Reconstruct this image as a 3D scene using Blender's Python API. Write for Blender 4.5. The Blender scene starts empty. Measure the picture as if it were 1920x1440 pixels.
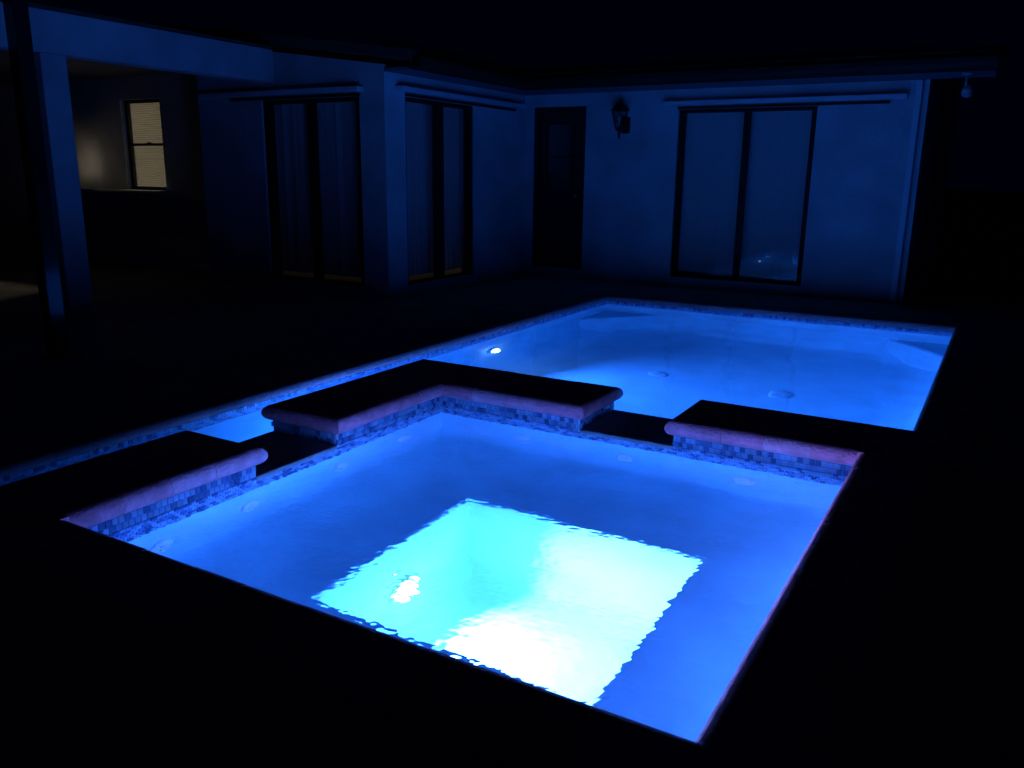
import bpy, bmesh, math, random
import numpy as np
from mathutils import Vector, Matrix
random.seed(7)
S = bpy.context.scene
COL = S.collection

# ------------------------------------------------------------------ camera
CAM = Vector((2.8394, -1.6600, 1.24))
YAW, PITCH, ROLL = 0.5257, 0.2449, 0.0131
cd = bpy.data.cameras.new('camera')
cam = bpy.data.objects.new('camera', cd)
COL.objects.link(cam)
cd.sensor_width = 36.0
cd.lens = 1568.757 / 1920 * 36
cd.clip_start, cd.clip_end = 0.05, 500
F = Vector((-math.sin(YAW) * math.cos(PITCH), math.cos(YAW) * math.cos(PITCH), -math.sin(PITCH)))
R0 = F.cross(Vector((0, 0, 1))).normalized()
U0 = R0.cross(F)
Rv = R0 * math.cos(ROLL) + U0 * math.sin(ROLL)
Uv = -R0 * math.sin(ROLL) + U0 * math.cos(ROLL)
M = Matrix((Rv, Uv, -F)).transposed().to_4x4()
M.translation = CAM
cam.matrix_world = M
S.camera = cam

# ------------------------------------------------------------------ world: night sky
w = bpy.data.worlds.new('World')
S.world = w
w.use_nodes = True
nt = w.node_tree
bg = nt.nodes['Background']
# moonless sky, a trace of deep blue
bg.inputs[0].default_value = (0.0001, 0.0003, 0.0024, 1)
bg.inputs[1].default_value = 1.0

# ------------------------------------------------------------------ exposure / render
S.view_settings.view_transform = 'Standard'
S.view_settings.look = 'None'
S.view_settings.exposure = 0
S.view_settings.gamma = 1
S.render.engine = 'CYCLES'
cy = S.cycles
cy.use_denoising = True
cy.denoiser = 'OPENIMAGEDENOISE'
cy.use_adaptive_sampling = False
cy.max_bounces = 12
cy.diffuse_bounces = 6
cy.glossy_bounces = 4
cy.transmission_bounces = 8
cy.transparent_max_bounces = 12
cy.caustics_refractive = True
cy.caustics_reflective = True
cy.blur_glossy = 0.5
cy.sample_clamp_indirect = 20
cy.sample_clamp_direct = 0
try:
    cy.use_guiding = True
    cy.use_surface_guiding = True
    cy.use_volume_guiding = False
    cy.guiding_training_samples = 64
except Exception:
    pass

# colours of the lamps in the water (blue LED) and strengths
BLUE_S, BLUE_P = (0.128, 0.242, 1.0), (0.028, 0.176, 1.0)
SPA_W, POOL_W = 130.0, 55.0

# ================================================================== materials
def nodes(name):
    m = bpy.data.materials.new(name)
    m.use_nodes = True
    n = m.node_tree
    return m, n, n.nodes['Principled BSDF']

def mat(name, col, rough=0.6, var=0.12, scale=6.0, bump=0.0, bscale=60.0, metal=0.0, spec=0.5, detail=5):
    m, n, b = nodes(name)
    tc = n.nodes.new('ShaderNodeTexCoord')
    ns = n.nodes.new('ShaderNodeTexNoise')
    ns.inputs['Scale'].default_value = scale
    ns.inputs['Detail'].default_value = detail
    n.links.new(tc.outputs['Object'], ns.inputs['Vector'])
    cr = n.nodes.new('ShaderNodeValToRGB')
    e = cr.color_ramp.elements
    e[0].position, e[1].position = 0.3, 0.7
    e[0].color = (*[c * (1 - var) for c in col], 1)
    e[1].color = (*[min(1, c * (1 + var)) for c in col], 1)
    n.links.new(ns.outputs['Fac'], cr.inputs['Fac'])
    n.links.new(cr.outputs['Color'], b.inputs['Base Color'])
    b.inputs['Roughness'].default_value = rough
    b.inputs['Metallic'].default_value = metal
    b.inputs['Specular IOR Level'].default_value = spec
    if bump:
        n2 = n.nodes.new('ShaderNodeTexNoise')
        n2.inputs['Scale'].default_value = bscale
        n2.inputs['Detail'].default_value = 4
        n.links.new(tc.outputs['Object'], n2.inputs['Vector'])
        bp = n.nodes.new('ShaderNodeBump')
        bp.inputs['Strength'].default_value = bump
        bp.inputs['Distance'].default_value = 0.01
        n.links.new(n2.outputs['Fac'], bp.inputs['Height'])
        n.links.new(bp.outputs['Normal'], b.inputs['Normal'])
    return m

def emit(name, col, strength):
    m = bpy.data.materials.new(name)
    m.use_nodes = True
    n = m.node_tree
    n.nodes.clear()
    e = n.nodes.new('ShaderNodeEmission')
    e.inputs[0].default_value = (*col, 1)
    e.inputs[1].default_value = strength
    o = n.nodes.new('ShaderNodeOutputMaterial')
    n.links.new(e.outputs[0], o.inputs[0])
    return m

def glass(name, tint=0.9):
    # thin window pane: clear, with a Fresnel reflection on top
    m = bpy.data.materials.new(name)
    m.use_nodes = True
    n = m.node_tree
    n.nodes.clear()
    t = n.nodes.new('ShaderNodeBsdfTransparent')
    t.inputs[0].default_value = (tint, tint, tint, 1)
    g = n.nodes.new('ShaderNodeBsdfGlossy')
    g.inputs['Roughness'].default_value = 0.0
    lw = n.nodes.new('ShaderNodeLayerWeight')
    pw = n.nodes.new('ShaderNodeMath'); pw.operation = 'POWER'; pw.inputs[1].default_value = 5
    f = n.nodes.new('ShaderNodeMath'); f.operation = 'MULTIPLY_ADD'; f.inputs[1].default_value = 0.94; f.inputs[2].default_value = 0.06
    n.links.new(lw.outputs['Facing'], pw.inputs[0])
    n.links.new(pw.outputs[0], f.inputs[0])
    mx = n.nodes.new('ShaderNodeMixShader')
    o = n.nodes.new('ShaderNodeOutputMaterial')
    n.links.new(f.outputs[0], mx.inputs[0])
    n.links.new(t.outputs[0], mx.inputs[1])
    n.links.new(g.outputs[0], mx.inputs[2])
    n.links.new(mx.outputs[0], o.inputs[0])
    return m

def water(name):
    m = bpy.data.materials.new(name)
    m.use_nodes = True
    n = m.node_tree
    n.nodes.clear()
    g = n.nodes.new('ShaderNodeBsdfGlass')
    g.inputs['IOR'].default_value = 1.333
    g.inputs['Roughness'].default_value = 0.0
    g.inputs['Color'].default_value = (0.96, 0.98, 1, 1)
    o = n.nodes.new('ShaderNodeOutputMaterial')
    n.links.new(g.outputs[0], o.inputs[0])
    return m

MT = {}
MT['plaster'] = mat('pool_plaster', (0.40, 0.74, 0.84), 0.7, 0.10, 3.5, 0.3, 25)
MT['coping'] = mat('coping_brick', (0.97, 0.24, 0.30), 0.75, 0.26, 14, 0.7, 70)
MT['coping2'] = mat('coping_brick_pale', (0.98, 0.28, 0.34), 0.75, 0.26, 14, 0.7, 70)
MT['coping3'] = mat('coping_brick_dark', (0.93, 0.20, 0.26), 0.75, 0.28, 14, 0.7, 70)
MT['poolcoping'] = mat('pool_coping_brick_shaded', (0.42, 0.20, 0.22), 0.8, 0.2, 14, 0.7, 70)  # both pool coping tones: same brick as the spa, colour darkened for weaker light
MT['poolcoping2'] = mat('pool_coping_brick_shaded_dark', (0.34, 0.16, 0.18), 0.8, 0.2, 14, 0.7, 70)
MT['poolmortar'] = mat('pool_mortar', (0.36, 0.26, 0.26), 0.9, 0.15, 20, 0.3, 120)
MT['mortar'] = mat('mortar', (0.80, 0.42, 0.42), 0.9, 0.15, 20, 0.3, 120)
MT['grout'] = mat('grout', (0.46, 0.52, 0.58), 0.8, 0.08, 30)
TILECOL = [(0.07, 0.13, 0.26), (0.13, 0.21, 0.38), (0.24, 0.35, 0.54), (0.32, 0.44, 0.62), (0.28, 0.36, 0.48)]
TM = [mat('tile_blue_%s' % 'abcde'[i], c, 0.18, 0.15, 25, 0.05, 60) for i, c in enumerate(TILECOL)]
MT['deck'] = mat('deck_concrete', (0.30, 0.26, 0.22), 0.85, 0.25, 3, 0.5, 40)
MT['grass'] = mat('lawn', (0.05, 0.08, 0.03), 0.95, 0.4, 8, 0.8, 60)
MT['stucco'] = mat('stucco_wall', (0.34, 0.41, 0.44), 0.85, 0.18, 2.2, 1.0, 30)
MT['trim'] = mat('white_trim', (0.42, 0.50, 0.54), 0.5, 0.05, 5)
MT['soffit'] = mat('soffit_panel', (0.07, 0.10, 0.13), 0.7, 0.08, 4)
MT['bronze'] = mat('dark_bronze_metal', (0.012, 0.011, 0.010), 0.6, 0.2, 15, spec=0.2)
MT['black'] = mat('black_metal', (0.012, 0.012, 0.012), 0.45, 0.2, 20)
MT['post'] = mat('gloss_black_metal', (0.010, 0.010, 0.011), 0.12, 0.2, 15)
MT['roof'] = mat('roof_shingle', (0.04, 0.035, 0.03), 0.95, 0.4, 12, 0.6, 30)
MT['door'] = mat('dark_door_paint', (0.015, 0.013, 0.014), 0.4, 0.2, 8)
MT['stone'] = mat('spillway_stone', (0.25, 0.22, 0.22), 0.55, 0.3, 10, 0.4, 40)
MT['glass'] = glass('window_glass')
MT['blind'] = mat('blind_fabric', (0.42, 0.48, 0.50), 0.7, 0.05, 10)
def translucent(m, k):
    n = m.node_tree
    b = n.nodes['Principled BSDF']
    out = [q for q in n.nodes if q.type == 'OUTPUT_MATERIAL'][0]
    t = n.nodes.new('ShaderNodeBsdfTranslucent')
    t.inputs[0].default_value = (0.80, 0.78, 0.70, 1)
    mx = n.nodes.new('ShaderNodeMixShader')
    mx.inputs[0].default_value = k
    n.links.new(b.outputs[0], mx.inputs[1]); n.links.new(t.outputs[0], mx.inputs[2]); n.links.new(mx.outputs[0], out.inputs[0])
    return m
MT['slat'] = translucent(mat('blind_slat_vinyl', (0.84, 0.82, 0.76), 0.5, 0.04, 10), 0.4)
MT['window_bulb'] = emit('window_room_glow', (1.0, 0.88, 0.68), 300.0)
MT['fitting'] = mat('white_plastic', (0.85, 0.88, 0.90), 0.35, 0.04, 10)
MT['drain'] = mat('drain_plastic', (0.46, 0.70, 0.80), 0.5, 0.05, 10)
MT['interior'] = mat('interior_paint', (0.5, 0.47, 0.42), 0.9, 0.05, 3)
MT['lightwhite'] = mat('white_enamel', (0.22, 0.24, 0.25), 0.3, 0.05, 8)
MT['lanternglass'] = glass('lantern_glass', 0.8)
MT['brass'] = mat('brass', (0.6, 0.42, 0.15), 0.3, 0.1, 10, metal=1)
MT['water'] = water('clear_water')
MT['spa_lens'] = emit('spa_lamp_glow', BLUE_S, 120)
MT['pool_lens'] = emit('pool_lamp_glow', (0.3, 0.6, 1.0), 60)
MT['bulb'] = emit('warm_bulb_glow', (1.0, 0.70, 0.46), 50.0)
MT['room_bulb'] = emit('room_bulb_glow', (1.0, 0.75, 0.45), 9.0)

# ================================================================== mesh helpers
def link(name, me, m=None, parent=None, loc=None):
    o = bpy.data.objects.new(name, me)
    COL.objects.link(o)
    if m is not None and me is not None:
        for k in (m if isinstance(m, (list, tuple)) else [m]):
            me.materials.append(k)
    if parent is not None:
        o.parent = parent
    if loc is not None:
        o.location = loc
    return o

def obj(name, bm, m, parent=None, smooth=False, loc=None):
    me = bpy.data.meshes.new(name)
    bmesh.ops.recalc_face_normals(bm, faces=bm.faces)
    bm.to_mesh(me)
    bm.free()
    if smooth:
        for p in me.polygons:
            p.use_smooth = True
    return link(name, me, m, parent, loc)

def box(bm, x0, x1, y0, y1, z0, z1, mi=0):
    v = [bm.verts.new((x, y, z)) for z in (z0, z1) for y in (y0, y1) for x in (x0, x1)]
    fs = []
    for q in ((0, 2, 3, 1), (4, 5, 7, 6), (0, 1, 5, 4), (2, 6, 7, 3), (0, 4, 6, 2), (1, 3, 7, 5)):
        f = bm.faces.new([v[i] for i in q])
        f.material_index = mi
        fs.append(f)
    return fs

def B(name, dims, m, parent=None, bevel=0.0, seg=2):
    bm = bmesh.new()
    box(bm, *dims)
    if bevel:
        bmesh.ops.bevel(bm, geom=bm.edges[:], offset=bevel, segments=seg, affect='EDGES', profile=0.5)
    return obj(name, bm, m, parent)

def boxes(name, L, m, parent=None):
    bm = bmesh.new()
    for d in L:
        box(bm, *d)
    return obj(name, bm, m, parent)

def lathe(bm, prof, n=20, axis='z', c=(0, 0, 0)):
    rings = []
    for r, z in prof:
        ring = []
        for i in range(n):
            a = 2 * math.pi * i / n
            p = (r * math.cos(a), r * math.sin(a), z)
            if axis == 'x':
                p = (p[2], p[0], p[1])
            elif axis == 'y':
                p = (p[0], p[2], p[1])
            ring.append(bm.verts.new((p[0] + c[0], p[1] + c[1], p[2] + c[2])))
        rings.append(ring)
    for a, b in zip(rings, rings[1:]):
        for i in range(n):
            bm.faces.new((a[i], a[(i + 1) % n], b[(i + 1) % n], b[i]))
    bm.faces.new(rings[0])
    bm.faces.new(rings[-1])

def L(name, prof, m, parent=None, n=20, axis='z', c=(0, 0, 0), smooth=True):
    bm = bmesh.new()
    lathe(bm, prof, n, axis, c)
    o = obj(name, bm, m, parent, smooth)
    return o

def thing(name, label, cat, loc=(0, 0, 0), group=None, kind=None):
    o = bpy.data.objects.new(name, None)
    COL.objects.link(o)
    o.location = loc
    o.empty_display_size = 0.2
    return tag(o, label, cat, group, kind)

def tag(o, label=None, cat=None, group=None, kind=None):
    if label: o['label'] = label
    if cat: o['category'] = cat
    if group: o['group'] = group
    if kind: o['kind'] = kind
    return o

# ================================================================== levels
ZW_SPA, ZW_POOL = -0.150, -0.180
ZD = -0.10                      # pool deck, a step below the spa terrace
# spa inner faces, nose lines
SX0, SX1, SY0, SY1 = -0.04, 2.41, -0.04, 2.43
NX0, NX1, NY0, NY1 = 0.0, 2.37, 0.0, 2.39
OX, OY = -0.50, 2.91            # outer faces of the spa walls, towards the pool
ONX, ONY = -0.558, 2.95
G1A, G1B = 0.93, 1.49           # left spillway gap (y)
G2A, G2B = 0.91, 1.46           # back spillway gap (x)
PX0, PX1, PY1 = -1.07, 2.565, 7.24
PNX0, PNX1, PNY1 = -1.035, 2.53, 7.205
PYN = -1.8                      # near end of the channel
RIM = -0.20
PCT = 0.06                      # pool coping thickness
CT = 0.085                      # coping thickness
ZB, ZF = -0.62, -1.35           # spa bench, spa floor
FX0, FX1, FY0, FY1 = 0.695, 1.885, 0.52, 1.625
ZP = -1.50                      # pool floor

# ================================================================== ground and deck
def frame_quads(bm, outer, holes, z):
    # grid cells of a rectangle, leaving out the cells inside any hole
    xs = sorted({outer[0], outer[1], *[h[0] for h in holes], *[h[1] for h in holes]})
    ys = sorted({outer[2], outer[3], *[h[2] for h in holes], *[h[3] for h in holes]})
    V = {}
    def v(x, y):
        if (x, y) not in V:
            V[(x, y)] = bm.verts.new((x, y, z))
        return V[(x, y)]
    for a, b in zip(xs, xs[1:]):
        for c, d in zip(ys, ys[1:]):
            mx, my = (a + b) / 2, (c + d) / 2
            if any(h[0] < mx < h[1] and h[2] < my < h[3] for h in holes):
                continue
            bm.faces.new((v(a, c), v(b, c), v(b, d), v(a, d)))

bm = bmesh.new()
frame_quads(bm, (-150, 150, -150, 150), [(-13.9, 7.9, -6.9, 9.5)], -0.16)
tag(obj('ground', bm, MT['grass']), kind='structure')
bm = bmesh.new()
frame_quads(bm, (-14, 8, -7, 9.6), [(PX0, OX, PYN, OY), (PX0, PX1, OY, PY1), (OX, 8, -7, OY)], ZD - 0.006)
tag(obj('pool_deck', bm, MT['deck']), kind='structure')
tag(boxes('spa_terrace', [(OX + .003, 8, -7, SY0 - .05, -0.13, -0.006), (SX1 + .05, 8, SY0 - .05, OY - .003, -0.13, -0.006)], MT['deck']), kind='structure')

# ================================================================== swimming pool
pool = thing('swimming_pool', 'large rectangular swimming pool glowing blue behind the square spa', 'pool', (0.8, 4.9, -0.006))
def P(o):                       # keep world placement when hung under a thing
    o.matrix_parent_inverse = o.parent.matrix_world.inverted() if o.parent.matrix_world != Matrix.Identity(4) else Matrix.Translation(-o.parent.location)
    return o

def extrude_shell(name, pts, ztop, zbot, cove, m, parent, edit=None):
    bm = bmesh.new()
    bot = [bm.verts.new((x, y, zbot)) for x, y in pts]
    top = [bm.verts.new((x, y, ztop)) for x, y in pts]
    f = bm.faces.new(bot)
    n = len(pts)
    for i in range(n):
        bm.faces.new((bot[i], bot[(i + 1) % n], top[(i + 1) % n], top[i]))
    bm.verts.ensure_lookup_table()
    if cove:
        E = [e for e in bm.edges if all(v.co.z < zbot + 1e-4 for v in e.verts)]
        bmesh.ops.bevel(bm, geom=E, offset=cove, segments=10, affect='EDGES', profile=0.5)
    bmesh.ops.recalc_face_normals(bm, faces=bm.faces)
    if bm.faces and sum(f.normal.z * f.calc_area() for f in bm.faces) < 0:
        bmesh.ops.reverse_faces(bm, faces=bm.faces)
    if edit:
        edit(bm)
    o = obj(name, bm, m, parent, smooth=True)
    try:
        o.data.set_sharp_from_angle(angle=math.radians(50))
    except Exception:
        pass
    return o

def cut(bm):
    # open the basin towards the narrow channel that runs past the spa
    dead = [f for f in bm.faces if f.calc_center_median().x < OX - .01 and f.calc_center_median().y < OY + .47 and (max(v.co.y for v in f.verts) < OY + .46) and min(v.co.x for v in f.verts) > PX0 - .01 and abs(f.normal.x) < .5 and f.normal.y > .05]
    bmesh.ops.delete(bm, geom=dead, context='FACES')
shell = P(extrude_shell('pool_shell', [(PX0, OY), (OX, OY), (PX1, OY), (PX1, PY1), (PX0, PY1)], RIM, ZP, 0.45, MT['plaster'], pool, cut))
P(boxes('channel_shell', [(PX0 - .05, PX0, PYN, OY, ZP, RIM), (PX0, OX, PYN, OY + .46, ZP - .05, ZP - .002), (PX0, OX, PYN - .05, PYN, ZP, RIM), (OX, OX + .001, PYN, OY - .001, ZP, RIM)], MT['plaster'], pool))
# rim of the pool wall behind the waterline tiles
t = 0.12
P(boxes('pool_rim_wall', [
    (PX0 - t, PX0, PYN, PY1 + t, RIM, ZD - PCT), (PX0, PX1, PY1, PY1 + t, RIM, ZD - PCT),
    (PX1, PX1 + t, OY, PY1 + t, RIM, ZD - PCT), (PX0 - t, OX, PYN - t, PYN, RIM, ZD - PCT)], MT['grout'], pool))

# triangular corner seats at the far end
def corner_seat(cx, cy, sx):
    bm = bmesh.new()
    a, d = 0.62, 0.72
    zs = -0.73
    pts = [(cx, cy), (cx + sx * a, cy), (cx, cy - d)]
    top = [bm.verts.new((x, y, zs)) for x, y in pts]
    bot = [bm.verts.new((x, y, ZP)) for x, y in pts]
    bm.faces.new(top)
    for i in range(3):
        bm.faces.new((top[i], top[(i + 1) % 3], bot[(i + 1) % 3], bot[i]))
    E = [e for e in bm.edges if {round(v.co.z, 3) for v in e.verts} == {zs} and abs(e.verts[0].co.x - e.verts[1].co.x) > .1 and abs(e.verts[0].co.y - e.verts[1].co.y) > .1]
    bmesh.ops.bevel(bm, geom=E, offset=0.03, segments=3, affect='EDGES')
    return P(obj('corner_seat', bm, MT['plaster'], pool))
corner_seat(PX0 - .002, PY1 + .002, 1)
corner_seat(PX1 + .002, PY1 + .002, -1)

# ------------------------------------------------------------------ coping bricks
def nose_profile(u0, u1, n0, n1, th=CT, seg=6):
    """closed (u, z) outline of a coping brick: n0/n1 = rounded nose on that side"""
    r = th / 2
    pts = []
    if n0:
        for i in range(seg + 1):
            a = math.pi / 2 + math.pi * i / seg
            pts.append((u0 + r + r * math.cos(a), -r + r * math.sin(a)))
    else:
        pts += [(u0, 0), (u0, -th)]
    if n1:
        for i in range(seg + 1):
            a = -math.pi / 2 + math.pi * i / seg
            pts.append((u1 - r + r * math.cos(a), -r + r * math.sin(a)))
    else:
        pts += [(u1, -th), (u1, 0)]
    return pts

CM = ['coping', 'coping2', 'coping3']
def coping_run(parent, axis, u0, u1, n0, n1, s0, s1, m0=0, m1=0, piece=0.235, c0=0.0, c1=0.0, zt=0.0, th=CT):
    """bricks laid along y (axis 'y', u = x) or along x (axis 'x', u = y) from s0 to s1;
    m0/m1: mitre slope ds/du at either end about c0/c1"""
    n = max(1, round((s1 - s0) / piece))
    prof = nose_profile(u0, u1, n0, n1, th)
    gap = 0.0025
    for k in range(n):
        a = s0 + (s1 - s0) * k / n
        b = s0 + (s1 - s0) * (k + 1) / n
        bm = bmesh.new()
        dz = zt + random.uniform(-0.0015, 0.0015)
        A, Bv = [], []
        for u, z in prof:
            sa = a + (m0 * (u - c0) if k == 0 else gap)
            sb = b + (m1 * (u - c1) if k == n - 1 else -gap)
            for lst, s in ((A, sa), (Bv, sb)):
                lst.append(bm.verts.new((u, s, z + dz) if axis == 'y' else (s, u, z + dz)))
        N = len(prof)
        for i in range(N):
            bm.faces.new((A[i], A[(i + 1) % N], Bv[(i + 1) % N], Bv[i]))
        bm.faces.new(A)
        bm.faces.new(Bv)
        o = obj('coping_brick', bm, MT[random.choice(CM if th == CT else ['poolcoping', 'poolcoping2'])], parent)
        P(o)
        for p in o.data.polygons:
            p.use_smooth = len(p.vertices) == 4 and abs(p.normal.z) < 0.97
        try:
            o.data.set_sharp_from_angle(angle=math.radians(40))
        except Exception:
            pass

    ins = 0.0028
    bm = bmesh.new()
    A, Bv = [], []
    for u, z in nose_profile(u0 + ins, u1 - ins, n0, n1, th - 2 * ins):
        sa = s0 + (m0 * (u - c0) + .004 if m0 else .004)
        sb = s1 + (m1 * (u - c1) - .004 if m1 else -.004)
        for lst, q in ((A, sa), (Bv, sb)):
            lst.append(bm.verts.new((u, q, z + zt - ins) if axis == 'y' else (q, u, z + zt - ins)))
    N = len(A)
    for i in range(N):
        bm.faces.new((A[i], A[(i + 1) % N], Bv[(i + 1) % N], Bv[i]))
    bm.faces.new(A); bm.faces.new(Bv)
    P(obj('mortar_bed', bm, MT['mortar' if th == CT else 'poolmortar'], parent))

def end_brick(parent, x0, x1, y0, y1, sides):
    bm = bmesh.new()
    box(bm, x0, x1, y0, y1, -CT, 0)
    E = []
    for e in bm.edges:
        a, b = e.verts[0].co, e.verts[1].co
        if abs(a.z - b.z) > 1e-5:
            continue
        for s in sides:
            if (s == '-x' and abs(a.x - x0) + abs(b.x - x0) < 1e-5) or (s == '+x' and abs(a.x - x1) + abs(b.x - x1) < 1e-5) or \
               (s == '-y' and abs(a.y - y0) + abs(b.y - y0) < 1e-5) or (s == '+y' and abs(a.y - y1) + abs(b.y - y1) < 1e-5):
                E.append(e)
    bmesh.ops.bevel(bm, geom=E, offset=CT / 2 - 0.0005, segments=4, affect='EDGES', profile=0.5)
    o = obj('coping_brick', bm, MT[random.choice(CM)], parent)
    P(o)
    for p in o.data.polygons:
        p.use_smooth = True
    try:
        o.data.set_sharp_from_angle(angle=math.radians(40))
    except Exception:
        pass

D = 0.30                        # depth of the deck-side coping
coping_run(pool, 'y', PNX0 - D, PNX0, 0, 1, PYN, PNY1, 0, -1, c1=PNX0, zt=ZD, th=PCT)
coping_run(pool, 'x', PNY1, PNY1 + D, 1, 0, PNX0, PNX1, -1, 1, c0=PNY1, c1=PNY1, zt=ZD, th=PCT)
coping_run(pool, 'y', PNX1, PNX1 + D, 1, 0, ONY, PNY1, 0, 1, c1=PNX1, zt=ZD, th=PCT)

# ------------------------------------------------------------------ waterline tiles
TP = 0.0285                      # tile pitch
def tile_mesh(i):
    bm = bmesh.new()
    h = TP * 0.455
    box(bm, -h, h, -h, h, 0, 0.005)
    E = [e for e in bm.edges if all(v.co.z > 0.004 for v in e.verts)]
    bmesh.ops.bevel(bm, geom=E, offset=0.0012, segments=1, affect='EDGES')
    me = bpy.data.meshes.new('tile')
    bm.to_mesh(me)
    bm.free()
    me.materials.append(TM[i])
    return me
TILES = [tile_mesh(i) for i in range(5)]
WEIGHTS = [5, 4, 6, 7, 6]
def wall_frame(origin, along, normal):
    al, no = Vector(along), Vector(normal)
    return Matrix((al, no.cross(al), no)).transposed().to_4x4(), Vector(origin)
def tile_positions(origin, along, normal, length, ztop, rows, skip=None):
    Rm, o = wall_frame(origin, along, normal)
    out = []
    al = Vector(along)
    for r in range(rows):
        z = ztop - TP * (r + 0.5)
        off = (r % 2) * TP * 0.5
        s = TP * 0.5 + off
        while s < length - TP * 0.35:
            if not (skip and skip(s, z)):
                p = o + al * s
                p.z = z
                mm = Rm.copy()
                mm.translation = p
                i = random.choices(range(5), WEIGHTS)[0]
                out.append((mm, i))
            s += TP
    return out
def tiles_stuff(name, T, parent):
    bm = bmesh.new()
    h = TP * 0.455
    for mm, i in T:
        vs = [bm.verts.new(mm @ Vector(c)) for c in ((-h, -h, 0), (h, -h, 0), (h, h, 0), (-h, h, 0), (-h + .001, -h + .001, .005), (h - .001, -h + .001, .005), (h - .001, h - .001, .005), (-h + .001, h - .001, .005))]
        for q in ((4, 5, 6, 7), (0, 1, 5, 4), (1, 2, 6, 5), (2, 3, 7, 6), (3, 0, 4, 7)):
            f = bm.faces.new([vs[j] for j in q])
            f.material_index = i
    o = P(obj(name, bm, TM, parent))
    o['kind'] = 'stuff'
    return o

PT = []
PT += tile_positions((PX0, PYN, 0), (0, 1, 0), (1, 0, 0), PY1 - PYN, ZD - PCT - .002, 5)
PT += tile_positions((PX1, PY1, 0), (-1, 0, 0), (0, -1, 0), PX1 - PX0, ZD - PCT - .002, 5)
PT += tile_positions((PX1, OY, 0), (0, 1, 0), (-1, 0, 0), PY1 - OY, ZD - PCT - .002, 5)
gap1 = lambda s, z: z > RIM + .004 and G1A < s + PYN < G1B
gap2 = lambda s, z: z > RIM + .004 and G2A < s + OX < G2B
PT += tile_positions((OX, PYN, 0), (0, 1, 0), (-1, 0, 0), OY - PYN, -CT - .002, 7, gap1)
PT += tile_positions((OX, OY, 0), (1, 0, 0), (0, 1, 0), PX1 - OX, -CT - .002, 7, gap2)
tiles_stuff('tile_band', PT, pool)

# ------------------------------------------------------------------ pool lamps, drains
def lamp(parent, name, loc, watts, lens_mat, col, r=0.05):
    """round underwater LED lamp on a wall that faces +x"""
    base = L(name, [(r * 1.55, 0.0), (r * 1.6, 0.012), (r * 1.35, 0.024), (r * 1.05, 0.026)], MT['fitting'], parent, 24, 'x', loc)
    P(base)
    ld = bpy.data.lights.new(name + '_beam', 'AREA')
    ld.shape = 'DISK'
    ld.size = r * 1.2
    ld.spread = math.radians(122)
    ld.energy = watts
    ld.color = col
    lo = bpy.data.objects.new('beam', ld)
    COL.objects.link(lo)
    lo.parent = base
    lo.location = (loc[0] + 0.068, loc[1], loc[2])
    lo.rotation_euler = (0, -math.pi / 2, 0)
    lens = L('lens', [(r, 0.0265), (r * 0.93, 0.042), (r * 0.66, 0.056), (r * 0.25, 0.063)], lens_mat, base, 24, 'x', loc)
    return base
lamp(pool, 'pool_light', (PX0, 4.73, -0.79), POOL_W, MT['pool_lens'], BLUE_P)
lamp(pool, 'pool_light', (PX0, 3.20, -0.79), POOL_W * 0.75, MT['pool_lens'], BLUE_P)
lamp(pool, 'pool_light', (PX0, 2.45, -0.79), POOL_W * 0.3, MT['pool_lens'], BLUE_P)  # unseen extra lamp, added to brighten the narrow channel
for x, y in ((0.27, 5.46), (1.38, 5.36)):
    o = P(L('drain_cover', [(0.09, 0), (0.09, 0.006), (0.075, 0.012), (0.02, 0.014)], MT['drain'], pool, 24, 'z', (x, y, ZP)))
    for k in range(8):
        a = k * math.pi / 4
        bm = bmesh.new()
        box(bm, -0.004, 0.004, 0.03, 0.07, 0.0125, 0.017)
        bmesh.ops.rotate(bm, verts=bm.verts, cent=(0, 0, 0), matrix=Matrix.Rotation(a, 3, 'Z'))
        bmesh.ops.translate(bm, verts=bm.verts, vec=(x, y, ZP))
        obj('grate_bar', bm, MT['drain'], o)

# ================================================================== spa
spa = thing('spa', 'square spa with bench seats and glowing footwell in the foreground', 'spa', (1.185, 1.195, -0.006))
bm = bmesh.new()
def ring(x0, x1, y0, y1, z):
    return [bm.verts.new(c) for c in ((x0, y0, z), (x1, y0, z), (x1, y1, z), (x0, y1, z))]
r0 = ring(SX0, SX1, SY0, SY1, RIM)
r1 = ring(SX0, SX1, SY0, SY1, ZB)
r2 = ring(FX0, FX1, FY0, FY1, ZB)
r3 = ring(FX0, FX1, FY0, FY1, ZF)
for a, b in ((r0, r1), (r1, r2), (r2, r3)):
    for i in range(4):
        bm.faces.new((a[i], a[(i + 1) % 4], b[(i + 1) % 4], b[i]))
bm.faces.new(r3)
def ring_edges(z, x0, x1):
    out = []
    for e in bm.edges:
        c = [v.co for v in e.verts]
        if all(abs(v.z - z) < 1e-4 for v in c) and all(x0 - 1e-4 <= v.x <= x1 + 1e-4 for v in c):
            out.append(e)
    return out
fl = [e for e in bm.edges if all(abs(v.co.z - ZF) < 1e-4 for v in e.verts)]
bmesh.ops.bevel(bm, geom=fl, offset=0.17, segments=6, affect='EDGES', profile=0.5)
lip = [e for e in bm.edges if all(abs(v.co.z - ZB) < 1e-4 and FX0 - 1e-3 < v.co.x < FX1 + 1e-3 and FY0 - 1e-3 < v.co.y < FY1 + 1e-3 for v in e.verts)]
bmesh.ops.bevel(bm, geom=lip, offset=0.03, segments=4, affect='EDGES', profile=0.5)
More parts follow.
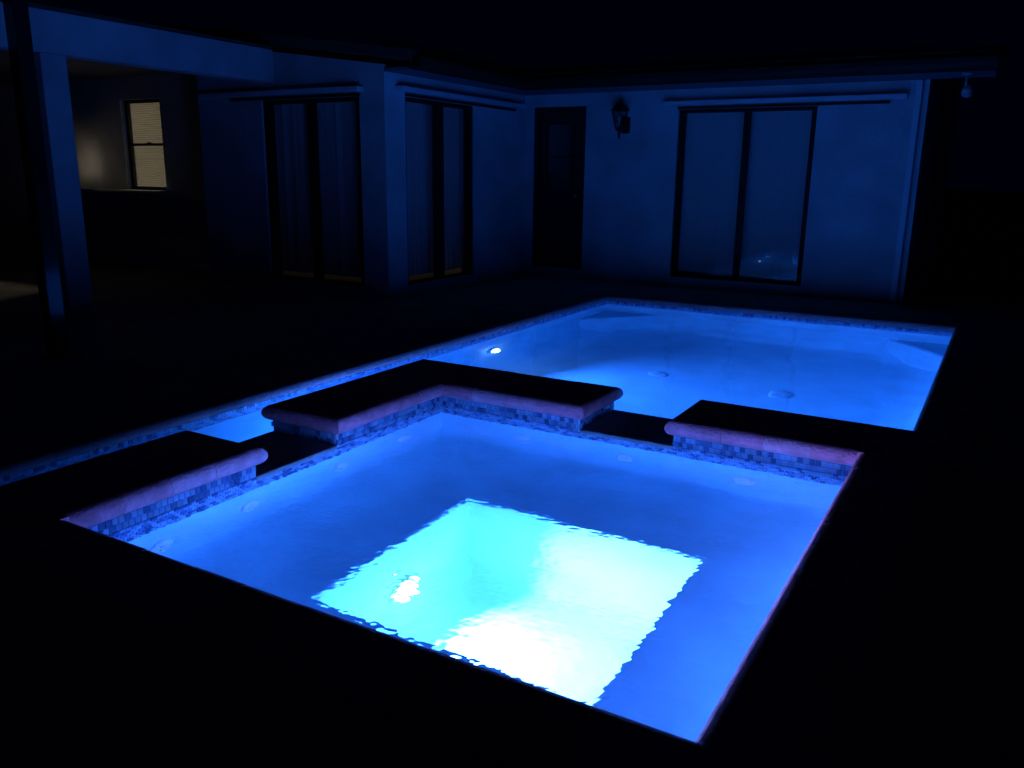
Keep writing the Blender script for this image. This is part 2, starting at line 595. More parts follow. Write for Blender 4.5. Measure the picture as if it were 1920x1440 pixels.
cove = [e for e in bm.edges if all(abs(v.co.z - ZB) < 1e-4 and (abs(v.co.x - SX0) < 1e-3 or abs(v.co.x - SX1) < 1e-3) and (abs(v.co.y - SY0) < 1e-3 or abs(v.co.y - SY1) < 1e-3) for v in e.verts)]
bmesh.ops.bevel(bm, geom=cove, offset=0.11, segments=6, affect='EDGES', profile=0.5)
so = P(obj('spa_shell', bm, MT['plaster'], spa))
for p in so.data.polygons:
    p.use_smooth = True
try:
    so.data.set_sharp_from_angle(angle=math.radians(50))
except Exception:
    pass

# upper wall blocks between spa and pool, and rims on the deck sides
e = 0.0
P(boxes('rim_wall', [
    (OX, SX0, PYN, G1A, RIM, -CT), (OX, SX0, G1B, OY, RIM, -CT),
    (SX0, G2A, SY1, OY, RIM, -CT), (G2B, PX1, SY1, OY, RIM, -CT),
    (SX0, SX1 + .12, SY0 - .12, SY0, RIM, -CT), (SX1, SX1 + .12, SY0, SY1, RIM, -CT)], MT['grout'], spa))
P(boxes('spa_wall_core', [(OX + .003, SX0 - .003, PYN, OY - .003, ZP, RIM - .001), (SX0 - .003, PX1, SY1 + .003, OY - .003, ZP, RIM - .001)], MT['mortar'], spa))
# spillway stones
P(B('spillway_stone', (OX - .006, SX0 + .003, G1A + .001, G1B - .001, RIM, -0.1425), MT['stone'], spa, 0.006))
P(B('spillway_stone', (G2A + .001, G2B - .001, SY1 - .003, OY + .006, RIM, -0.1425), MT['stone'], spa, 0.006))

# coping: left wall, corner block, right block, deck sides
EN = 0.30
coping_run(spa, 'y', ONX, NX0, 1, 1, NY0, 0.975 - EN)
end_brick(spa, ONX, NX0, 0.975 - EN + .0025, 0.975, ('-x', '+x', '+y'))
end_brick(spa, ONX, NX0, 1.461, 1.461 + EN - .0025, ('-x', '+x', '-y'))
coping_run(spa, 'y', ONX, NX0, 1, 1, 1.461 + EN, NY1, 0, -1, c1=NX0)
coping_run(spa, 'x', NY1, ONY, 1, 1, NX0, 0.95 - EN, -1, 0, c0=NY1)
end_brick(spa, 0.95 - EN + .0025, 0.95, NY1, ONY, ('+x', '-y', '+y'))
end_brick(spa, 1.42, 1.42 + EN - .0025, NY1, ONY, ('-x', '-y', '+y'))
coping_run(spa, 'x', NY1, ONY, 1, 1, 1.42 + EN, NX1)
coping_run(spa, 'x', NY1, ONY, 0, 1, NX1, PNX1 + D)
coping_run(spa, 'y', NX1, NX1 + D, 1, 0, NY0, NY1, -1, 0, c0=NX1)
coping_run(spa, 'x', NY0 - D, NY0, 0, 1, NX0, NX1, 0, -1, c1=NY0)
coping_run(spa, 'x', NY0 - D, NY0, 0, 0, ONX + .3, NX0)
coping_run(spa, 'y', ONX, ONX + D, 1, 0, PYN, NY0)

# tiles of the spa: the largest 300 each an object, the others one band
ST = []
g1 = lambda s, z: (z > RIM + .01 and G1A - .005 < s + SY0 < G1B + .005)
g2 = lambda s, z: (z > RIM + .01 and G2A - .005 < SX1 - s < G2B + .005)
ST += tile_positions((SX0, SY0, 0), (0, 1, 0), (1, 0, 0), SY1 - SY0, -CT - .002, 7, g1)
ST += tile_positions((SX1, SY1, 0), (-1, 0, 0), (0, -1, 0), SX1 - SX0, -CT - .002, 7, g2)
ENDS = []
ENDS += tile_positions((OX, G1B, 0), (1, 0, 0), (0, -1, 0), SX0 - OX, -CT - .002, 2)
ENDS += tile_positions((G2A, SY1, 0), (0, 1, 0), (1, 0, 0), OY - SY1, -CT - .002, 2)
ENDS += tile_positions((SX0, G1A, 0), (-1, 0, 0), (0, 1, 0), SX0 - OX, -CT - .002, 2)
ENDS += tile_positions((G2B, OY, 0), (0, -1, 0), (-1, 0, 0), OY - SY1, -CT - .002, 2)
UN = []
UN += tile_positions((SX0, SY0, 0), (1, 0, 0), (0, 1, 0), SX1 - SX0, -CT - .002, 7)
UN += tile_positions((SX1, SY0, 0), (0, 1, 0), (-1, 0, 0), SY1 - SY0, -CT - .002, 7)
def tsize(T):
    p = T[0].translation
    v = p - CAM
    return v.length + (6 if p.z < ZW_SPA - .01 else 0)
def seen(T):                   # near left corner lies under the front deck edge, out of sight
    p = T[0].translation
    return not (abs(p.x - SX0) < .01 and p.y < 0.16)
ST.sort(key=lambda T: tsize(T) if seen(T) else 99)
for mm, i in ST[:300]:
    o = bpy.data.objects.new('tile', TILES[i])
    COL.objects.link(o)
    o.parent = spa
    P(o)
    o.matrix_basis = mm
tiles_stuff('tile_band', ST[300:] + ENDS + UN, spa)

# jets, lamp, drain
def jet(loc, axis):
    prof = [(0.052, 0.0), (0.052, 0.008), (0.040, 0.016), (0.030, 0.012)]
    if axis == '-y':
        prof = [(r, -z) for r, z in prof]
        o = P(L('jet', prof, MT['fitting'], spa, 20, 'y', loc))
        L('nozzle', [(0.022, -.0125), (0.018, -.020), (0.009, -.021)], MT['fitting'], o, 16, 'y', loc)
    else:
        o = P(L('jet', prof, MT['fitting'], spa, 20, 'x', loc))
        L('nozzle', [(0.022, .0125), (0.018, .020), (0.009, .021)], MT['fitting'], o, 16, 'x', loc)
for y in (0.40, 0.88, 1.50, 2.05):
    jet((SX0, y, -0.475), '+x')
for x in (0.55, 1.19, 1.85):
    jet((x, SY1, -0.475), '-y')
lamp(spa, 'spa_light', (FX0, 1.075, -1.06), SPA_W, MT['spa_lens'], BLUE_S, 0.055)
P(L('drain_cover', [(0.10, 0), (0.10, 0.012), (0.08, 0.02), (0.02, 0.026)], MT['fitting'], spa, 24, 'z', (1.30, 0.8, ZF)))

# ================================================================== water
def water_sheet(name, x0, x1, y0, y1, z, step, amp, seed, extra=None):
    """rippled surface: sum of travelling wavelets as real displacement"""
    rnd = random.Random(seed)
    waves = []
    for lam, a, n in amp:
        for _ in range(n):
            th = math.radians(rnd.gauss(118, 38)) if lam < .3 else rnd.uniform(0, 2 * math.pi)
            k = 2 * math.pi / (lam * rnd.uniform(.75, 1.3))
            waves.append((k * math.cos(th), k * math.sin(th), rnd.uniform(0, 6.28), a * rnd.uniform(.6, 1.3), lam < .15))
    mod = [(rnd.uniform(3, 9) * rnd.choice((-1, 1)), rnd.uniform(3, 9), rnd.uniform(0, 6.28)) for _ in range(5)]
    nx, ny = max(2, int((x1 - x0) / step)), max(2, int((y1 - y0) / step))
    X, Y = np.meshgrid(np.linspace(x0, x1, nx + 1), np.linspace(y0, y1, ny + 1))
    g = np.maximum(0.45, 0.95 + 0.22 * sum(np.sin(p * X + q * Y + r) for p, q, r in mod))
    h = sum(a * (g if fine else 1) * np.sin(kx * X + ky * Y + ph) for kx, ky, ph, a, fine in waves)
    V = np.stack([X, Y, z + h], -1).reshape(-1, 3)
    i = np.arange(ny)[:, None] * (nx + 1) + np.arange(nx)[None, :]
    Q = np.stack([i, i + 1, i + nx + 2, i + nx + 1], -1).reshape(-1, 4)
    me = bpy.data.meshes.new(name)
    me.from_pydata(V.tolist(), [], Q.tolist())
    for p in me.polygons:
        p.use_smooth = True
    return tag(link(name, me, MT['water']), kind='structure')
water_sheet('spa_water', SX0 - .003, SX1 + .003, SY0 - .003, SY1 + .003, ZW_SPA, 0.006,
            [(0.55, 0.0006, 4), (0.22, 0.00022, 5), (0.11, 0.00016, 6), (0.055, 0.00013, 9), (0.034, 0.00009, 10), (0.024, 0.00005, 10)], 3)
water_sheet('pool_water', PX0 - .003, OX + .003, PYN, OY, ZW_POOL, 0.04, [(0.6, 0.0005, 4), (0.25, 0.0002, 4)], 5)
water_sheet('pool_water', PX0 - .003, PX1 + .003, OY, PY1 + .003, ZW_POOL, 0.04, [(0.9, 0.0013, 4), (0.4, 0.0005, 5), (0.16, 0.0001, 5)], 5)

# ================================================================== house
HX, HY = -2.94, 8.544           # inside corner
FYW = 5.58                      # face of the left wing that looks towards the spa
RX = 1.935                      # right-hand corner of the back wall
WX0 = -5.78                     # left end of the front wall; the window wall stands back
WYW = 6.30
ZS = 2.265                      # soffit
TW = 0.20
house = thing('house', 'dark single storey stucco house around the pool with sliding glass doors', 'house', (-1.0, 9.0, 0))
house_loc = house.location
def H(o):
    o.matrix_parent_inverse = Matrix.Translation(-house.location)
    return o

def wall_boxes(a0, a1, z0, z1, openings):
    """2-D rectangles (a0,a1,z0,z1) of a wall minus its openings"""
    xs = sorted({a0, a1, *[o[0] for o in openings], *[o[1] for o in openings]})
    out = []
    for p, q in zip(xs, xs[1:]):
        m = (p + q) / 2
        cuts = sorted((o[2], o[3]) for o in openings if o[0] < m < o[1])
        z = z0
        for c0, c1 in cuts:
            if c0 > z:
                out.append((p, q, z, c0))
            z = c1
        if z < z1:
            out.append((p, q, z, z1))
    return out
def wallY(name, y, thick, a0, a1, z0, z1, ops, label=None):
    o = H(boxes(name, [(p, q, y, y + thick, c, d) for p, q, c, d in wall_boxes(a0, a1, z0, z1, ops)], MT['stucco'], house))
    return o
def wallX(name, x, thick, a0, a1, z0, z1, ops):
    return H(boxes(name, [(x - thick, x, p, q, c, d) for p, q, c, d in wall_boxes(a0, a1, z0, z1, ops)], MT['stucco'], house))

SB = (-0.79, 0.825, 0.0, 2.035)         # back slider opening x0 x1 z0 z1
SL = (5.93, 7.31, 0.0, 2.045)           # left wing slider opening y0 y1
SF = (-4.73, -3.28, 0.0, 2.03)          # front slider opening x0 x1
DR = (-2.79, -2.03, 0.0, 2.11)          # door
WN = (-8.27, -7.42, 0.965, 2.20)        # window
wallY('wall', HY, TW, HX, RX, -0.12, 2.6, [SB, DR])
wallX('wall', HX, TW, FYW + TW, HY, -0.12, 2.6, [SL])
# gable-topped front wall
bm = bmesh.new()
for p, q, c, d in wall_boxes(WX0, HX, -0.12, 2.30, [SF]):
    box(bm, p, q, FYW, FYW + TW, c, d)
def zt(x): return 2.33 + 0.135 * (HX - x)
v = [(WX0, 2.30), (HX, 2.30), (HX, zt(HX)), (WX0, zt(WX0))]
f0 = [bm.verts.new((x, FYW, z)) for x, z in v]
f1 = [bm.verts.new((x, FYW + TW, z)) for x, z in v]
bm.faces.new(f0); bm.faces.new(f1)
for i in range(4):
    bm.faces.new((f0[i], f0[(i + 1) % 4], f1[(i + 1) % 4], f1[i]))
H(obj('wall', bm, MT['stucco'], house))
wallY('wall', WYW, TW, -13.0, WX0, -0.12, 2.9, [WN])
wallX('wall', WX0 + TW, TW, FYW + TW, WYW, -0.12, 2.9, [])
wallX('wall', RX, TW, HY + TW, 13.0, -0.12, 2.6, [])
# inside: far walls, partition and floors, so rooms are closed
H(boxes('interior_wall', [(-13, RX, 13.0, 13.1, -0.05, 3), (-13.1, -13, WYW, 13.1, -0.05, 3), (HX - .1, HX, HY + TW, 13, -0.05, 2.6), (-6.6, -6.5, WYW + TW, 13, -.05, 2.8)], MT['interior'], house))
H(boxes('interior_floor', [(-13, -6.6, WYW + .02, 13, -0.05, 0.012), (-6.5, HX - .02, FYW + TW, 13, -0.05, 0.012), (HX, RX - .02, HY + .02, 13, -0.05, 0.012)], MT['interior'], house))

# roof, soffits, gutters
OB = 0.62      # back eave depth
OLW = 0.36     # left wing eave depth
EYE = FYW - 0.30
bm = bmesh.new()
def slab(pts, dz=0.10):
    a = [bm.verts.new(p) for p in pts]
    b = [bm.verts.new((p[0], p[1], p[2] + dz)) for p in pts]
    bm.faces.new(a); bm.faces.new(b)
    n = len(pts)
    for i in range(n):
        bm.faces.new((a[i], a[(i + 1) % n], b[(i + 1) % n], b[i]))
ez = 2.355
ex, ey = HX + OLW, HY - OB
s_ = 0.135
# back wing: rises away from the pool; left wing: rises towards -x; they meet in a valley from the inside corner
slab([(ex, ey, ez), (RX + .62, ey, ez), (RX + .62, 13.2, ez + s_ * (13.2 - ey)), (ex - (13.2 - ey), 13.2, ez + s_ * (13.2 - ey))])
slab([(ex, ey, ez), (ex - (13.2 - ey), 13.2, ez + s_ * (13.2 - ey)), (-13.2, 13.2, ez + s_ * (13.2 - ey)), (-13.2, FYW - .03, ez + s_ * (ex + 13.2)), (ex, FYW - .03, ez)])
H(obj('roof', bm, MT['roof'], house))
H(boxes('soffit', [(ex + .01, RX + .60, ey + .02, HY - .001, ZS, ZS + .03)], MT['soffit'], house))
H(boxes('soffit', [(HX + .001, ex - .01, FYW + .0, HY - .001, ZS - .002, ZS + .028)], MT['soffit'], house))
# dark gutters along the eaves: half round troughs
def gutter(p0, p1, along):
    bm = bmesh.new()
    r = 0.055
    prof = [(-r, 0.05), (-r, 0)] + [(r * -math.cos(a), -r * math.sin(a)) for a in [math.pi * k / 8 for k in range(1, 8)]] + [(r, 0), (r, 0.05), (r - .006, 0.05), (r - .006, 0)] + \
           [((r - .006) * math.cos(a), -(r - .006) * math.sin(a)) for a in [math.pi * k / 8 for k in range(1, 8)]] + [(-r + .006, 0), (-r + .006, .05)]
    A, Bq = [], []
    for u, z in prof:
        if along == 'x':
            A.append(bm.verts.new((p0[0], p0[1] + u, p0[2] + z))); Bq.append(bm.verts.new((p1[0], p1[1] + u, p1[2] + z)))
        else:
            A.append(bm.verts.new((p0[0] + u, p0[1], p0[2] + z))); Bq.append(bm.verts.new((p1[0] + u, p1[1], p1[2] + z)))
    n = len(prof)
    for i in range(n):
        bm.faces.new((A[i], A[(i + 1) % n], Bq[(i + 1) % n], Bq[i]))
    bm.faces.new(A); bm.faces.new(Bq)
    return H(obj('gutter', bm, MT['bronze'], house))
gutter((ex + .06, ey - .04, ZS + .07), (RX + .62, ey - .04, ZS + .07), 'x')
gutter((ex + .06, FYW - .02, ZS + .07), (ex + .06, ey + .0, ZS + .07), 'y')
H(boxes('fascia', [(ex, RX + .62, ey, ey + .018, ZS, 2.36)], MT['bronze'], house))
H(boxes('fascia', [(ex - .018, ex, FYW - .02, ey - .001, ZS, 2.36)], MT['bronze'], house))
# downspout on the right-hand corner
H(B('downspout', (RX - .13, RX - .06, HY - .055, HY - .002, ZD, ZS - .002), MT['trim'], house, 0.012))

# lanai: beam, column, roof
BX = -4.498
H(B('beam', (BX - .22, BX, -4.5, FYW - .002, 2.21, 2.56), MT['stucco'], house, 0.01))
H(B('column', (BX - .235, BX - .004, 2.88, 3.12, -0.11, 2.212), MT['stucco'], house, 0.012))
H(B('column', (BX - .235, BX - .004, -3.4, -3.16, -0.11, 2.212), MT['stucco'], house, 0.012))
bm = bmesh.new()
slab([(BX + .04, -4.6, 2.563), (BX + .04, FYW - .035, 2.563), (-13.2, FYW - .035, 2.72), (-13.2, -4.6, 2.72)], 0.025)
H(obj('lanai_roof', bm, MT['roof'], house))
H(boxes('lanai_ceiling', [(-13.0, BX - .225, -4.5, WYW, 2.50, 2.53)], MT['soffit'], house))

# shutter tracks over the sliders
def track(name, d, m, bev=0.006):
    return H(B(name, d, m, house, bev))
track('shutter_track', (-0.965, 1.74, HY - .11, HY - .001, 2.075, 2.125), MT['trim'])
track('slider_head', (-0.80, 1.57, HY - .03, HY - .001, 2.036, 2.060), MT['bronze'], 0.003)
track('shutter_track', (HX + .001, HX + .11, 5.76, 8.42, 2.085, 2.135), MT['trim'])
track('slider_head', (HX + .001, HX + .03, 5.92, 8.27, 2.046, 2.070), MT['bronze'], 0.003)
track('shutter_track', (-5.65, -3.21, FYW - .11, FYW - .001, 2.072, 2.122), MT['trim'])
track('slider_head', (-5.2, -3.26, FYW - .03, FYW - .001, 2.031, 2.055), MT['bronze'], 0.003)

# sliding doors (dark frames, panes) and vertical blinds behind them
def slider(op, axis, face, mids, name_label, w_edge=0.06, w_mid=0.07):
    """axis 'y': wall faces -y at y=face, opening along x; axis 'x': wall faces +x at x=face, opening along y"""
    a0, a1, z0, z1 = op
    def bx(p, q, c, d, d0, d1):
        if axis == 'y':
            return (p, q, face + d0, face + d1, c, d)
        return (face - d1, face - d0, p, q, c, d)
    fr = H(boxes('sliding_door', [bx(a0 + .001, a0 + w_edge, z0 + .03, z1 - .04, .03, .13), bx(a1 - w_edge, a1 - .001, z0 + .03, z1 - .04, .03, .13),
                               bx(a0 + .001, a1 - .001, z1 - .04, z1 - .001, .03, .13), bx(a0 + .001, a1 - .001, z0 + .012, z0 + .03, .02, .14)], MT['bronze'], house))
    fr['label'] = name_label
    for c in mids:
        boxes('handle', [bx(c - .012, c + .012, z0 + .92, z0 + .945, .02, .046), bx(c - .012, c + .012, z0 + 1.12, z0 + 1.145, .02, .046), bx(c - .010, c + .010, z0 + .945, z0 + 1.12, .018, .030)], MT['bronze'], fr)
        boxes('stile', [bx(c - w_mid / 2, c + w_mid / 2, z0 + .031, z1 - .041, .045, .115)], MT['bronze'], fr)
    edges = [a0 + w_edge] + list(mids) + [a1 - w_edge]
    for k in range(len(edges) - 1):
        p = edges[k] + (w_mid / 2 if k else 0)
        q = edges[k + 1] - (w_mid / 2 if k < len(edges) - 2 else 0)
        bm = bmesh.new()
        d = .075 if k % 2 else .085
        c4 = [(p, z0 + .03), (q, z0 + .03), (q, z1 - .04), (p, z1 - .04)]
        if axis == 'y':
            vv = [bm.verts.new((a, face + d, z)) for a, z in c4]
        else:
            vv = [bm.verts.new((face - d, a, z)) for a, z in c4]
        bm.faces.new(vv)
        obj('pane', bm, MT['glass'], fr)
    return fr
slider(SB, 'y', HY, [0.03], 'two panel sliding door with dark frame on the back wall')
slider(SL, 'x', HX, [6.65], 'narrow sliding door with dark frame on the side wall', 0.05, 0.13)
slider(SF, 'y', FYW, [-4.03], 'shaded sliding door beside the covered patio', 0.07, 0.09)

def slat_mesh(wd, h, th=0.0015):
    bm = bmesh.new()
    n = 4
    rows = []
    for z in (0, h):
        rows.append([[bm.verts.new((wd * (i / n - .5), s * th / 2 + 0.0025 * (1 - (2 * i / n - 1) ** 2), z)) for i in range(n + 1)] for s in (-1, 1)])
    (a0, a1), (b0, b1) = rows
    for i in range(n):
        bm.faces.new((a0[i], a0[i + 1], b0[i + 1], b0[i]))
        bm.faces.new((a1[i + 1], a1[i], b1[i], b1[i + 1]))
        bm.faces.new((a0[i + 1], a0[i], a1[i], a1[i + 1]))
        bm.faces.new((b0[i], b0[i + 1], b1[i + 1], b1[i]))
    bm.faces.new((a0[0], b0[0], b1[0], a1[0]))
    bm.faces.new((a0[n], a1[n], b1[n], b0[n]))
    me = bpy.data.meshes.new('slat')
    bmesh.ops.recalc_face_normals(bm, faces=bm.faces)
    bm.to_mesh(me); bm.free()
    me.materials.append(MT['blind'])
    return me
def vertical_blind(axis, face, a0, a1, ztop, label, gaps=(), seed=0, tilt=24):
    rnd = random.Random(seed)
    dep = 0.23
    if axis == 'y':
        t_ = thing('vertical_blind', label, 'blind', ((a0 + a1) / 2, face + dep, 0.04), 'vertical blinds behind the sliding doors')
    else:
        t_ = thing('vertical_blind', label, 'blind', (face - dep, (a0 + a1) / 2, 0.04), 'vertical blinds behind the sliding doors')
        t_.rotation_euler.z = math.pi / 2
    del t_['group']
    me = slat_mesh(0.092, ztop - 0.075)
    n = int((a1 - a0) / 0.079)
    for k in range(n):
        o = bpy.data.objects.new('slat', me)
        COL.objects.link(o)
        o.parent = t_
        o.location = (-(a1 - a0) / 2 + (k + .5) * (a1 - a0) / n, rnd.uniform(-.004, .004), 0.03)
        o.rotation_euler = (0, rnd.uniform(-.003, .003), math.radians(tilt + rnd.uniform(-1.5, 1.5) + (30 if k in gaps else 0)))
    bm = bmesh.new()
    box(bm, -(a1 - a0) / 2, (a1 - a0) / 2, -.025, .025, ztop - 0.04, ztop)
    obj('headrail', bm, MT['trim'], t_)
    return t_
vertical_blind('y', HY, SB[0] - .05, SB[1] + .05, 2.05, 'closed pale vertical blind behind the wide back wall sliding door', (), 1, 7)
vertical_blind('x', HX, SL[0] - .05, SL[1] + .05, 2.05, 'pale vertical blind behind the narrow side wall sliding door', (), 2, 7)
vertical_blind('y', FYW, SF[0] - .05, SF[1] + .05, 2.05, 'dim vertical blind with bright slits behind the shaded patio sliding door', (2, 4, 5, 12), 3, 7)

# back door with glazed upper half
dr = H(boxes('entry_door', [(DR[0] + .001, DR[0] + .07, HY + .01, HY + .12, .012, 2.05), (DR[1] - .07, DR[1] - .001, HY + .01, HY + .12, .012, 2.05),
                           (DR[0] + .001, DR[1] - .001, HY + .01, HY + .12, 2.05, 2.109)], MT['door'], house))
dr['label'] = 'dark door with glazed upper half'
lx0, lx1 = DR[0] + .072, DR[1] - .072
boxes('door_leaf', [(lx0, lx1, HY + .05, HY + .09, .014, 1.05), (lx0, lx0 + .10, HY + .05, HY + .09, 1.05, 1.90), (lx1 - .10, lx1, HY + .05, HY + .09, 1.05, 1.90), (lx0, lx1, HY + .05, HY + .09, 1.90, 2.048)], MT['door'], dr)
boxes('glazing_bead', [(lx0 + .10, lx1 - .10, HY + .044, HY + .052, 1.05, 1.062), (lx0 + .10, lx1 - .10, HY + .044, HY + .052, 1.888, 1.90), (lx0 + .10, lx0 + .112, HY + .044, HY + .052, 1.062, 1.888),
                       (lx1 - .112, lx1 - .10, HY + .044, HY + .052, 1.062, 1.888), (lx0 + .112, lx1 - .112, HY + .044, HY + .052, 1.47, 1.485)], MT['bronze'], dr)
for z0, z1 in ((1.062, 1.47), (1.485, 1.888)):
    boxes('pane', [(lx0 + .112, lx1 - .112, HY + .066, HY + .072, z0, z1)], MT['glass'], dr)
boxes('door_panel', [(lx0 + .1, lx1 - .1, HY + .043, HY + .051, .2, .9)], MT['door'], dr)
L('door_knob', [(0.03, 0), (0.03, -.008), (0.012, -.012), (0.012, -.035), (0.026, -.042), (0.03, -.055), (0.02, -.068), (0.005, -.071)], MT['brass'], dr, 16, 'y', (lx1 - .05, HY + .05, 0.98))

# window with mini blind, deep ledge
wn = H(boxes('window', [(WN[0] + .001, WN[0] + .045, WYW + .07, WYW + .13, WN[2] + .001, WN[3] - .001), (WN[1] - .045, WN[1] - .001, WYW + .07, WYW + .13, WN[2] + .001, WN[3] - .001),
                        (WN[0] + .045, WN[1] - .045, WYW + .07, WYW + .13, WN[3] - .045, WN[3] - .001), (WN[0] + .045, WN[1] - .045, WYW + .07, WYW + .13, WN[2] + .001, WN[2] + .045)], MT['bronze'], house))
wn['label'] = 'lit sash window with a mini blind'
boxes('meeting_rail', [(WN[0] + .046, WN[1] - .046, WYW + .075, WYW + .125, 1.575, 1.610)], MT['bronze'], wn)
boxes('sash_lock', [(-7.83, -7.76, WYW + .055, WYW + .074, 1.600, 1.622)], MT['bronze'], wn)
for z0, z1 in ((WN[2] + .046, 1.574), (1.611, WN[3] - .046)):
    boxes('pane', [(WN[0] + .046, WN[1] - .046, WYW + .098, WYW + .102, z0, z1)], MT['glass'], wn)
H(B('window_ledge', (-9.9, WN[1] + .03, WYW - .25, WYW - .001, 0.925, 0.963), MT['trim'], house, 0.006))
vb = thing('venetian_blind', 'cream horizontal mini blind in the small lit window', 'blind', ((WN[0] + WN[1]) / 2, WYW + .165, WN[2]))
bm = bmesh.new()
hw = (WN[1] - WN[0]) / 2 - .012
for s in range(1):
    prof = [(-.0125, 0.0), (-.006, .0022), (0, .003), (.006, .0022), (.0125, 0)]
    pr = prof + [(u, z - .0009) for u, z in reversed(prof)]
    A = [bm.verts.new((-hw, u, z)) for u, z in pr]
    Bq = [bm.verts.new((hw, u, z)) for u, z in pr]
    n = len(pr)
    for i in range(n):
        bm.faces.new((A[i], A[(i + 1) % n], Bq[(i + 1) % n], Bq[i]))
    bm.faces.new(A); bm.faces.new(Bq)
bmesh.ops.recalc_face_normals(bm, faces=bm.faces)
slm = bpy.data.meshes.new('slat'); bm.to_mesh(slm); bm.free(); slm.materials.append(MT['slat'])
zz = 0.02
while zz < WN[3] - WN[2] - .04:
    o = bpy.data.objects.new('slat', slm); COL.objects.link(o); o.parent = vb
    o.location = (0, 0, zz); o.rotation_euler = (math.radians(40 + random.uniform(-2, 2)), 0, 0)
    zz += 0.030
bm = bmesh.new(); box(bm, -hw, hw, -.018, .018, WN[3] - WN[2] - .035, WN[3] - WN[2] - .004)
obj('headrail', bm, MT['slat'], vb)
bm = bmesh.new(); box(bm, -hw, hw, -.012, .012, .001, .014)
obj('bottom_rail', bm, MT['slat'], vb)

# ================================================================== fixtures
# unlit carriage lantern between the door and the wide slider
wl = thing('wall_lantern', 'unlit black carriage lantern on the wall beside the dark door', 'wall lamp', (-1.47, HY, 1.86))
def W(o, t=wl):
    return o
def local_box(name, d, m, t_, bev=0):
    bm = bmesh.new(); box(bm, *d)
    if bev:
        bmesh.ops.bevel(bm, geom=bm.edges[:], offset=bev, segments=2, affect='EDGES')
    return obj(name, bm, m, t_)
local_box('backplate', (-.055, .055, -.03, -.001, -.10, .10), MT['black'], wl, .008)
local_box('arm', (-.014, .014, -.20, -.03, -.03, -.005), MT['black'], wl, .004)
LC = (-.02, -.17, 0)
def lant(name, prof, m, n=6, smooth=False):
    return L(name, prof, m, wl, n, 'z', LC, smooth)
lant('cap', [(.130, .165), (.125, .178), (.075, .225), (.035, .262), (.020, .270), (.022, .285), (.006, .305)], MT['black'])
lant('base_cup', [(.006, -.17), (.016, -.14), (.020, -.09), (.030, -.075), (.062, -.045), (.066, -.03)], MT['black'])
lant('glass_body', [(.058, -.029), (.100, .160)], MT['lanternglass'])
for k in range(6):
    a = math.pi / 3 * k
    bm = bmesh.new()
    c, s = math.cos(a), math.sin(a)
    q = [(.060, -.03), (.104, .164)]
    vs = []
    for r, z in q:
        for dx, dy in ((-.004, -.004), (.004, -.004), (.004, .004), (-.004, .004)):
            vs.append(bm.verts.new((LC[0] + r * c + dx, LC[1] + r * s + dy, z)))
    for i in range(4):
        bm.faces.new((vs[i], vs[(i + 1) % 4], vs[4 + (i + 1) % 4], vs[4 + i]))
    bm.faces.new(vs[:4]); bm.faces.new(vs[4:])
    obj('glazing_bar', bm, MT['black'], wl)
lant('candle_tube', [(.014, -.03), (.014, .05), (.018, .055), (.020, .085), (.008, .115)], MT['fitting'], 12, True)

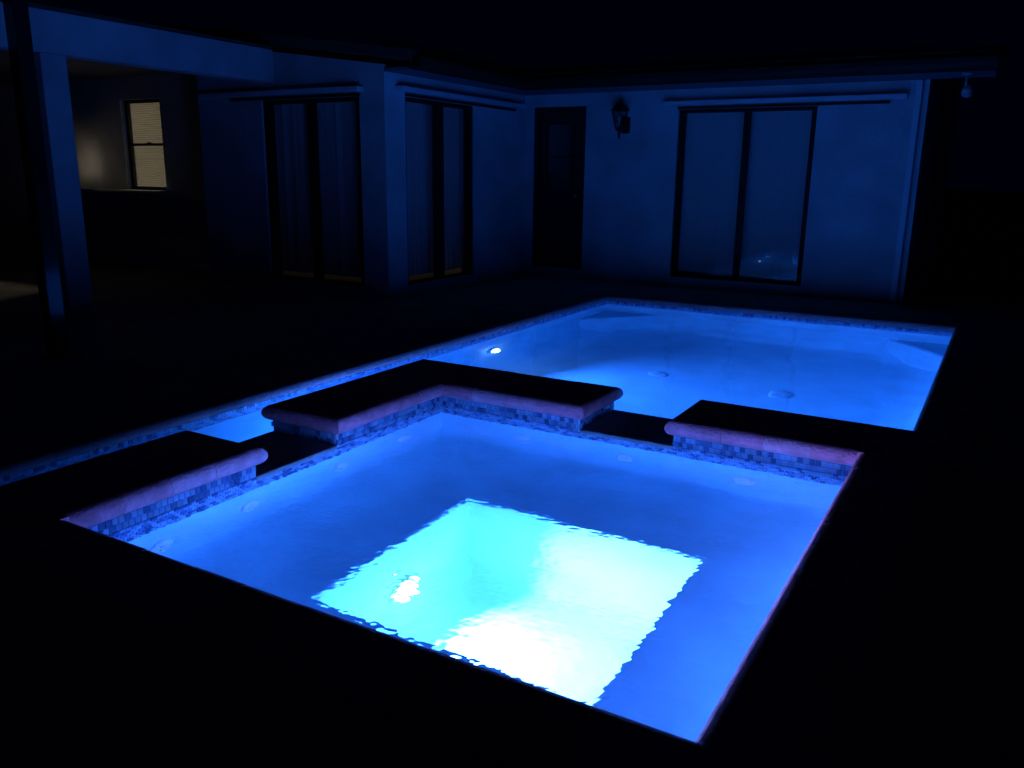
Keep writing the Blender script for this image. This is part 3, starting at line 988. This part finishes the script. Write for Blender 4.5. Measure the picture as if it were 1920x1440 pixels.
# security floodlight under the right end of the eave
fl = thing('floodlight', 'small white round floodlight hanging under the right end of the eave', 'floodlight', (2.30, ey + .12, ZS))
L('mounting_plate', [(.055, -.002), (.055, -.018), (.03, -.028)], MT['lightwhite'], fl)
L('stem', [(.014, -.026), (.014, -.13)], MT['lightwhite'], fl, 12)
bm = bmesh.new()
lathe(bm, [(.024, .055), (.036, .048), (.043, .022), (.053, -.008), (.056, -.03), (.051, -.032), (.016, -.027)], 24)
bmesh.ops.rotate(bm, verts=bm.verts, cent=(0, 0, 0), matrix=Matrix.Rotation(math.radians(55), 3, 'X') @ Matrix.Rotation(0, 3, 'Z'))
bmesh.ops.translate(bm, verts=bm.verts, vec=(.02, -.03, -.175))
obj('lamp_head', bm, MT['lightwhite'], fl, True)

# slim dark post at the left
po = thing('patio_post', 'tall slim dark metal post standing on the deck in front of the patio column', 'post', (-3.03, 1.84, ZD - .006))
local_box('shaft', (-.055, .055, -.055, .055, .012, 3.1), MT['post'], po, .005)
local_box('base_plate', (-.10, .10, -.10, .10, .0005, .012), MT['bronze'], po, .003)
for sx in (-1, 1):
    for sy in (-1, 1):
        bm = bmesh.new(); lathe(bm, [(.009, .012), (.009, .020), (.004, .022)], 6, 'z', (sx * .08, sy * .08, 0))
        obj('bolt', bm, MT['bronze'], po)

# lit lantern hanging in the covered patio (behind the column)
hl = thing('hanging_lantern', 'warm lit lantern hanging in the covered patio behind the white column', 'lantern', (-9.10, 5.88, 1.33))
L('cap', [(.060, .064), (.056, .07), (.035, .11), (.012, .13)], MT['black'], hl, 16)
L('base', [(.02, -.10), (.07, -.08), (.078, -.055), (.072, -.05)], MT['black'], hl, 16)
L('chain', [(.006, .13), (.006, 1.215)], MT['black'], hl, 8)
L('bulb', [(.008, -.035), (.018, -.02), (.022, 0), (.016, .02), (.004, .028)], MT['bulb'], hl, 14)
for k in range(4):
    a = math.pi / 4 + math.pi / 2 * k
    L('glazing_bar', [(.004, -.052), (.004, .064)], MT['black'], hl, 6, 'z', (.074 * math.cos(a), .074 * math.sin(a), 0))

# dim lamp left on in the room behind the blinds
rl = thing('ceiling_lamp', 'dim round ceiling lamp in the room behind the blinds', 'ceiling lamp', (-3.6, 9.6, 2.2))
L('canopy', [(.16, .02), (.16, .05), (.05, .30)], MT['lightwhite'], rl)
L('globe', [(.04, -.10), (.11, -.07), (.15, 0), (.15, .018)], MT['room_bulb'], rl)

rw = thing('ceiling_lamp', 'bright warm ceiling lamp in the room behind the small window', 'ceiling lamp', (-8.3, 8.6, 2.3))
L('canopy', [(.16, .02), (.16, .05), (.05, .30)], MT['lightwhite'], rw)
L('globe', [(.04, -.10), (.11, -.07), (.15, 0), (.15, .018)], MT['window_bulb'], rw)
